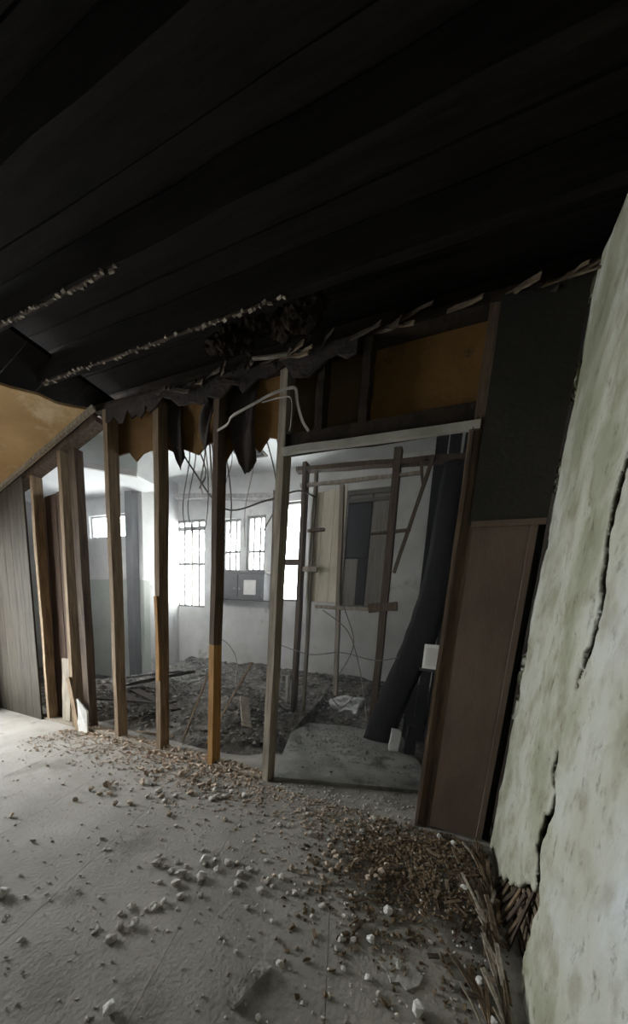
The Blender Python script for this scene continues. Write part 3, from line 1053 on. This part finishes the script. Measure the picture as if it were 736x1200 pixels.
# chunks large enough to pick out
CL = [  # x, y, spread, count, rmin, rmax, kind, label, group
    (-1.04, 1.02, 0.09, 16, .012, .028, 'pale', 'pale plaster chunk in the cluster beside the floor seam', 'plaster chunks beside the floor seam'),
    (-0.79, 1.19, 0.08, 12, .011, .024, 'pale', 'pale plaster chunk in the loose cluster between floor seam and brown heap', 'plaster chunks between seam and heap'),
    (-1.06, 0.78, 0.06, 9, .010, .024, 'pale', 'pale plaster chunk in the small cluster on the open grey floor', 'plaster chunks on the open floor'),
    (-1.37, 1.74, 0.10, 16, .012, .027, 'pale', 'pale plaster chunk in the cluster before the orange-footed stud', 'plaster chunks before the orange stud'),
    (-1.78, 1.58, 0.12, 9, .012, .027, 'pale', 'pale plaster chunk before the stud with a nailed strip', 'plaster chunks before the bare stud'),
    (-1.25, 1.35, 0.25, 16, .009, .020, 'pale', 'small plaster lump lying loose near the floor seam and studs', 'loose plaster lumps near the seam'),
    (-0.45, 1.02, 0.22, 18, .007, .017, 'pale', 'small plaster lump on the floor beside the broken board piece', 'plaster lumps near the board piece'),
    (-0.05, 1.10, 0.16, 14, .007, .016, 'pale', 'small plaster lump on the floor below the brown heap', 'plaster lumps below the heap'),
    (-1.5, 0.78, 0.22, 16, .007, .016, 'pale', 'small plaster lump on the bright bare floor', 'plaster lumps on the bright floor'),
    (-2.1, 1.85, 0.45, 30, .014, .034, 'pink', 'pinkish rubble lump at the foot of the bare studs', 'pink rubble lumps by the studs'),
    (-1.5, 1.92, 0.30, 16, .014, .030, 'pink', 'pinkish rubble lump beside the pale opening stud', 'pink rubble lumps by the opening'),
    (-0.35, 1.40, 0.14, 28, .010, .024, 'pink', 'reddish rubble lump at the edge of the brown heap', 'reddish lumps at the heap edge'),
    (-0.55, 1.85, 0.22, 16, .010, .022, 'pale', 'plaster lump on the floor in the doorway opening', 'plaster lumps in the opening'),
]
for (x, y, s_, n, r0, r1, key, lb, gp) in CL:
    k = 0
    while k < n:
        px_, py_ = random.gauss(x, s_), random.gauss(y, s_ * 0.8)
        if py_ > 2.03 or px_ > 0.36:
            continue
        chunk('plaster_chunk' if key == 'pale' else 'rubble_lump', key, px_, py_, heap_h(px_, py_), random.uniform(r0, r1), lb, 'rubble', gp)
        k += 1
for (x, y, r, lb) in ((-0.08, 1.30, .026, 'white plaster nugget at the near edge of the brown heap'), (-0.12, 1.13, .022, 'white plaster nugget beside a dark crumb below the heap'),
                      (0.08, 0.955, .030, 'broad white plaster piece near the pale dust patch'), (-0.83, 0.53, .026, 'white plaster nugget alone near the floor seam'),
                      (0.28, 1.15, .018, 'white plaster nugget by the foot of the cracked wall'), (-1.64, 0.62, .030, 'grey-white lump alone on the bright floor'),
                      (-0.1, 0.985, .016, 'tiny white nugget between the larger nuggets'), (-1.01, 1.17, .028, 'rounded pale lump above the seam cluster')):
    chunk('plaster_nugget', 'white', x, y, heap_h(x, y), r, lb, 'rubble')
# pale dust patch: thin crumbled plaster sheet
o = MB().prism([(0.01 + 0.07 * math.cos(t * .52) * (1 + .3 * math.sin(t * 2.3)), 1.06 + 0.05 * math.sin(t * .52) * (1 + .25 * math.cos(t * 3.1)), 0.006) for t in range(12)], (0, 0, -0.006)).build('plaster_flake', M_dustflake, None, True)
tag(o, 'flat pale flake of plaster on the floor below the brown heap', 'rubble')
# broken board piece in front
bp_ = MB().beam((-0.50, 0.705, 0.014), (-0.45, 0.86, 0.016), 0.045, 0.022, (1, 0, 0), 6, 0.004, 0.85).build('board_piece', M_greychunk, None, True)
tag(bp_, 'short broken grey board piece lying on the open floor', 'board')

# splinters and lath bits
LB_H = 'brown wood splinter lying on the debris heap'
for k in range(46):
    x, y = random.gauss(0.1, 0.2), random.gauss(1.6, 0.22)
    if not (-0.5 < x < 0.32 and 1.0 < y < 1.95):
        continue
    a = random.uniform(0, 6.28)
    ln = random.uniform(0.03, 0.10)
    h = heap_h(x, y) + 0.006
    o = MB().beam((x, y, h + 0.004), (x + ln * math.cos(a), y + ln * math.sin(a), heap_h(x + ln * math.cos(a), y + ln * math.sin(a)) + 0.012), random.uniform(.008, .02), .006, (0.3, 0.9, 0.1), 2, .002)
    mm, ml = random.choice([(M_brown, 'brown'), (M_lath, 'tan'), (M_lath, 'tan'), (M_darklath, 'dark sooty')])
    o = o.build('splinter', mm, None, True)
    tag(o, '%s %s wood splinter lying on the brown debris heap' % ('long' if ln > .065 else 'short', ml), 'splinter', 'splinters on the heap')
for k in range(58):
    y = random.uniform(0.85, 1.92)
    x = 0.375 - abs(random.gauss(0, 0.05))
    ln = random.uniform(0.08, 0.26)
    a = random.gauss(1.75, 0.25)
    x1 = min(0.395, x + ln * math.cos(a))
    y1 = min(1.99, y + ln * math.sin(a))
    o = MB().beam((x, y, heap_h(x, y) + 0.007), (x1, y1, heap_h(x1, y1) + random.uniform(.01, .05)), random.uniform(.006, .018), .006, (1, 0.1, 0), 3, .002)
    mm, ml = random.choice([(M_lath, 'tan'), (M_brown, 'brown'), (M_studgrey, 'grey')])
    o = o.build('lath_strip', mm, None, True)
    tag(o, '%s %s broken lath strip lying along the foot of the cracked wall' % ('long' if ln > .17 else 'short', ml), 'lath', 'lath strips along the cracked wall')
for k in range(9):
    y = 1.34 + k * 0.05 + random.uniform(-.015, .015)
    o = MB().beam((0.40, y, 0.01), (0.452, y + random.uniform(-.04, .04), 0.27 - k * 0.022 + random.uniform(-.03, .03)), 0.022, 0.007, (0, 1, 0), 3, .003).build('lath_strip', random.choice([M_darklath, M_brown]), None, True)
    tag(o, 'upright splintered lath in the gap under the broken plaster', 'lath', 'upright laths in the plaster gap')
for (x, y, r, lb) in ((0.20, 1.90, .02, 'glinting white shard on the heap before the brown board'), (0.12, 1.96, .018, 'small white shard at the corner of the brown board'), (0.24, 1.55, .016, 'pale shard on the heap near the cracked wall'), (0.31, 1.02, .018, 'pale shard on the laths by the cracked wall')):
    chunk('plaster_shard', 'white', x, y, heap_h(x, y) + 0.003, r, lb, 'rubble')

# shards and planks leaning at the left studs
o = MB().prism([(-3.42, 2.02, 0.0), (-3.30, 2.03, 0.0), (-3.36, 2.075, 0.22), (-3.50, 2.07, 0.34), (-3.55, 2.07, 0.30)], (0.004, 0.012, 0)).build('plaster_slab', M_white, None, True)
tag(o, 'broken white plaster slab leaning at the foot of a stud near the dark boarding', 'slab')
o = MB().beam((-3.46, 2.04, 0.0), (-3.62, 2.068, 0.55), 0.06, 0.016, (1, 0, 0), 4, .003).build('leaning_plank', M_stud, None, True)
tag(o, 'short brown plank leaning beside the broken white slab', 'plank')
o = MB().beam((-3.80, 2.13, 0.03), (-3.83, 2.18, 0.72), 0.13, 0.016, (1, 0, 0), 4, .004).build('leaning_plank', M_studgrey, None, True)
tag(o, 'pale-topped plank standing between two studs next to the dark boarding', 'plank')
# loose laths crossing low behind the studs
for (p0, p1, lb) in (((-2.05, 2.35, 0.02), (-1.80, 2.75, 0.85), 'pale lath leaning back behind the orange-footed stud'),
                     ((-2.28, 2.30, 0.05), (-2.10, 2.60, 1.0), 'thin lath leaning behind the stud with a nailed strip'),
                     ((-2.9, 2.28, 0.03), (-2.40, 2.30, 0.07), 'lath lying low between two studs')):
    o = MB().beam(p0, p1, 0.022, 0.010, (1, 0, 0), 5, .003).build('loose_lath', M_lath, None, True)
    tag(o, lb, 'lath')
bl = MB().beam((-1.78, 3.55, 0.28), (-1.78, 3.55, 0.62), 0.04, 0.04, (1, 0, 0), 4, .003).build('pipe_stub', M_metal, rp)

for (p0, p1, wd, lb) in (((-3.75, 2.45, 0.24), (-2.75, 2.62, 0.30), 0.14, 'added dark brown board standing in for shadow low behind the bare studs by the dark boarding'), ((-3.5, 2.75, 0.32), (-2.55, 2.48, 0.28), 0.11, 'added dark board standing in for shadow, crossed over another behind the studs by the dark boarding'), ((-3.9, 2.95, 0.30), (-3.05, 3.25, 0.56), 0.16, 'added dark plank standing in for shadow, tilted up on the rubble behind the studs by the dark boarding'), ((-2.05, 3.0, 0.40), (-1.75, 2.62, 0.20), 0.10, 'grey fallen board on the rubble behind the orange-footed stud'), ((-4.3, 3.3, 0.32), (-3.6, 3.6, 0.46), 0.18, 'added wide dark board standing in for shadow on the rubble before the white wall')):  # dark boards added to stand in for the shadow on the rubble
    o = MB().beam(p0, p1, wd, 0.022, (0.2, 1, 0), 4, .004).build('added_board', M_char2 if 'grey' not in lb else M_studgrey, None, True)
    tag(o, lb, 'board')
# crumpled pale sheet on the rubble
bm = bmesh.new()
bmesh.ops.create_icosphere(bm, subdivisions=4, radius=1)
for v in bm.verts:
    q = v.co.copy()
    d = 1 + 0.35 * fbm(q * 1.6, 5) + 0.12 * abs(noise.noise(q * 5))
    v.co = Vector((q.x * 0.26 * d, q.y * 0.20 * d, max(-0.02, q.z * 0.17 * d)))
me = bpy.data.meshes.new('crumpled_sheet')
bm.to_mesh(me)
bm.free()
me.materials.append(M_bag)
o = bpy.data.objects.new('crumpled_sheet', me)
o.location = (-1.12, 4.22, 0.16)
COL.objects.link(o)
tag(o, 'crumpled pale plastic sheet lying on the grey rubble beyond the opening', 'plastic sheet')

# ------------------------------------------------------------------ hanging strip, wires, laths
o = MB()
path = smooth_path([(-1.715, 2.066, 2.60), (-1.60, 2.03, 2.605), (-1.53, 1.99, 2.62), (-1.38, 1.985, 2.655), (-1.22, 1.98, 2.69), (-1.10, 1.98, 2.70), (-1.05, 1.98, 2.685), (-1.03, 1.98, 2.60), (-0.99, 1.98, 2.50), (-0.945, 1.98, 2.44)], 5)
for i in range(len(path) - 1):
    pass
vs, fs = [], []
for i, p in enumerate(path):
    t = (path[min(i + 1, len(path) - 1)] - path[max(i - 1, 0)]).normalized()
    nrm = Vector((-t.z, 0, t.x))
    for (a, b) in ((-.008, 0), (.008, 0), (.008, .004), (0.003, .010), (-0.003, .010), (-.008, .004)):
        vs.append(p + nrm * a + Vector((0, b, 0)))
for i in range(len(path) - 1):
    for j in range(6):
        fs.append((i * 6 + j, i * 6 + (j + 1) % 6, i * 6 + 6 + (j + 1) % 6, i * 6 + 6 + j))
fs += [tuple(range(6)), tuple(range(len(vs) - 6, len(vs)))]
stp = o.add(vs, fs).build('bent_strip', M_metal, None, True)
tag(stp, 'bent white metal strip dangling at the stud heads above the opening', 'strip')
o2 = MB().tube(smooth_path([(-1.30, 1.995, 2.665), (-1.14, 1.99, 2.665), (-1.08, 1.99, 2.64), (-1.075, 1.99, 2.52), (-1.09, 2.0, 2.47)], 5), 0.004).build('loop_wire', M_metal, stp)


def wire(pts_, r, lb, gp=None, mm=M_wire):
    w_ = MB().tube(smooth_path(pts_, 7), r, 5).build('cable', mm, None, True, True)
    return tag(w_, lb, 'cable', gp)


for k in range(16):
    x = random.uniform(-2.3, -1.4)
    y = random.uniform(2.26, 2.6)
    z1 = random.uniform(1.9, 2.55)
    dx = random.uniform(-.18, .18)
    wire([(x, 2.25, 2.98), (x + dx * .3, y, 2.75), (x + dx, y + .03, (2.8 + z1) / 2 - .1), (x + dx * .6 + random.uniform(-.1, .1), y + .05, z1)], random.uniform(.004, .008),
         '%s %s cable dangling in a tangle behind the bare studs' % (('long' if z1 < 2.15 else 'short'), ('pale' if k % 3 == 1 else 'grey')), 'cables dangling behind the studs', M_metal if k % 3 == 1 else M_wire)
wire([(-2.2, 2.2, 2.62), (-2.15, 2.27, 2.5), (-1.9, 2.4, 2.2), (-1.6, 2.6, 2.32), (-1.45, 2.9, 2.5), (-1.40, 3.2, 2.55)], .007, 'slack cable sagging across behind the orange-footed stud')
wire([(-1.95, 3.5, 1.02), (-1.5, 3.55, .92), (-1.1, 3.55, .98), (-.7, 3.55, .93), (-.4, 3.5, 1.0)], .006, 'dark cable slung across the rear stud frame')
wire([(-1.35, 3.5, 1.45), (-1.05, 3.5, 1.25), (-.9, 3.52, .95), (-.78, 3.5, .55), (-.70, 3.5, .2)], .007, 'cable drooping from the rear noggin to the floor')
wire([(-1.1, 3.5, 1.5), (-.95, 3.5, 1.12), (-1.05, 3.5, .8), (-1.2, 3.5, .55), (-1.05, 3.5, .35), (-0.9, 3.5, .5), (-1.0, 3.52, .7)], .006, 'curled cable hanging among the rear studs')
wire([(-2.6, 2.9, .55), (-2.4, 2.85, .62), (-2.25, 2.8, .5), (-2.45, 2.7, .42), (-2.65, 2.75, .5), (-2.4, 2.7, .58), (-2.2, 2.6, .4)], .008, 'coil of grey cable on the rubble behind the bare studs')
wire([(-2.05, 2.5, 1.1), (-1.98, 2.6, 1.02), (-1.95, 2.7, .85), (-2.0, 2.75, .6)], .005, 'short white cable hooked behind the studs', None, M_metal)

# ragged laths and clumps under the ceiling edge
for k in range(34):
    x = random.uniform(-2.35, -0.5) if k < 26 else random.uniform(-0.5, 0.3)
    y = 2.075
    z = 2.948
    a = random.gauss(0, 0.5)
    ln = random.uniform(0.08, 0.32)
    down = random.uniform(-.35, .1)
    mm, ml = random.choice([(M_darklath, 'sooty brown'), (M_darklath, 'sooty brown'), (M_charH, 'charred black'), (M_lath, 'lighter brown')])
    o = MB().beam((x, y, z), (x + ln * math.cos(a), y - random.uniform(.02, .12), z - abs(ln * down) - 0.01), random.uniform(.015, .03), .008, (0, .3, 1), 4, .004).build('hanging_lath', mm, None, True)
    tag(o, '%s %s broken lath hanging %s' % ('long' if ln > .2 else 'short', ml, 'above the bare studs' if x < -1.2 else 'above the doorway opening' if x < 0 else 'before the dark upper board'), 'lath', 'laths hanging under the ceiling edge')
o = MB().beam((-1.36, 1.96, 2.90), (-1.07, 2.07, 2.95), 0.02, 0.012, (0, 1, 0), 4, .003).build('hanging_lath', M_trim, None, True)
tag(o, 'pale lath poking out flat under the charred ceiling', 'lath')
for k in range(7):
    x = -1.55 + k * 0.11 + random.uniform(-.03, .03)
    bm = bmesh.new()
    bmesh.ops.create_icosphere(bm, subdivisions=3, radius=1)
    sx, sz = random.uniform(.06, .11), random.uniform(.04, .08)
    for v in bm.verts:
        q = v.co.copy()
        d = 1 + 0.5 * fbm(q * 1.8 + Vector((k * 3, 0, 0)), 5) + 0.25 * noise.noise(q * 6 + Vector((k, 2, 0)))
        v.co = Vector((q.x * sx * d, q.y * .05 * d, q.z * sz * d))
    me = bpy.data.meshes.new('insulation_clump')
    bm.to_mesh(me)
    bm.free()
    me.materials.append(M_clump)
    o = bpy.data.objects.new('insulation_clump', me)
    o.location = (x, 1.80 + random.uniform(-.02, .06), 2.90 + random.uniform(-.02, .03))
    COL.objects.link(o)
    tag(o, 'brown scorched clump of plaster and insulation clinging under the joists', 'insulation', 'scorched clumps under the joists')

for (x0, wd, zt, zb, lb) in ((-1.66, 0.24, 2.955, 2.42, 'dark torn felt drooping beside the bent white strip'), (-2.27, 0.15, 2.955, 2.52, 'dark torn felt strip drooping behind the head of the strip-nailed stud'), (-1.95, 0.13, 2.955, 2.62, 'narrow torn felt drooping among the dangling cables')):
    vs, fs = [], []
    for j in range(15):
        t = j / 14
        for i in range(9):
            u = i / 8
            vs.append((x0 + wd * (u + 0.35 * t * t * (0.5 - u)) + 0.03 * math.sin(t * 3 + x0 * 9), 2.172 - 0.03 * math.sin(t * 3.0) - 0.012 * math.sin(u * 7 + t * 5 + x0), zt + (zb - zt) * t - 0.08 * (1 - (2 * u - 1) ** 2) * t + 0.02 * noise.noise((u * 6, t * 3, x0))))
    for j in range(14):
        for i in range(8):
            a = j * 9 + i
            fs.append((a, a + 1, a + 10, a + 9))
    o = MB().add(vs, fs).build('torn_felt', M_felt, None, True, True)
    so = o.modifiers.new('thick', 'SOLIDIFY')
    so.thickness = 0.004
    tag(o, lb, 'felt')

# ------------------------------------------------------------------ dusty haze hanging in the back room
hz = bpy.data.materials.new('dust_haze')
hz.use_nodes = True
hz.node_tree.nodes.clear()
ho = hz.node_tree.nodes.new('ShaderNodeOutputMaterial')
hv = hz.node_tree.nodes.new('ShaderNodeVolumeScatter')
hv.inputs['Color'].default_value = (0.95, 0.97, 1.0, 1)
hv.inputs['Density'].default_value = 0.04
hv.inputs['Anisotropy'].default_value = 0.3
hz.node_tree.links.new(hv.outputs[0], ho.inputs['Volume'])
o = box('dust_haze', hz, -7.98, 0.44, 2.30, 4.98, -0.01, 3.73)
tag(o, 'pale dust haze hanging in the back room', 'haze', kind='stuff')
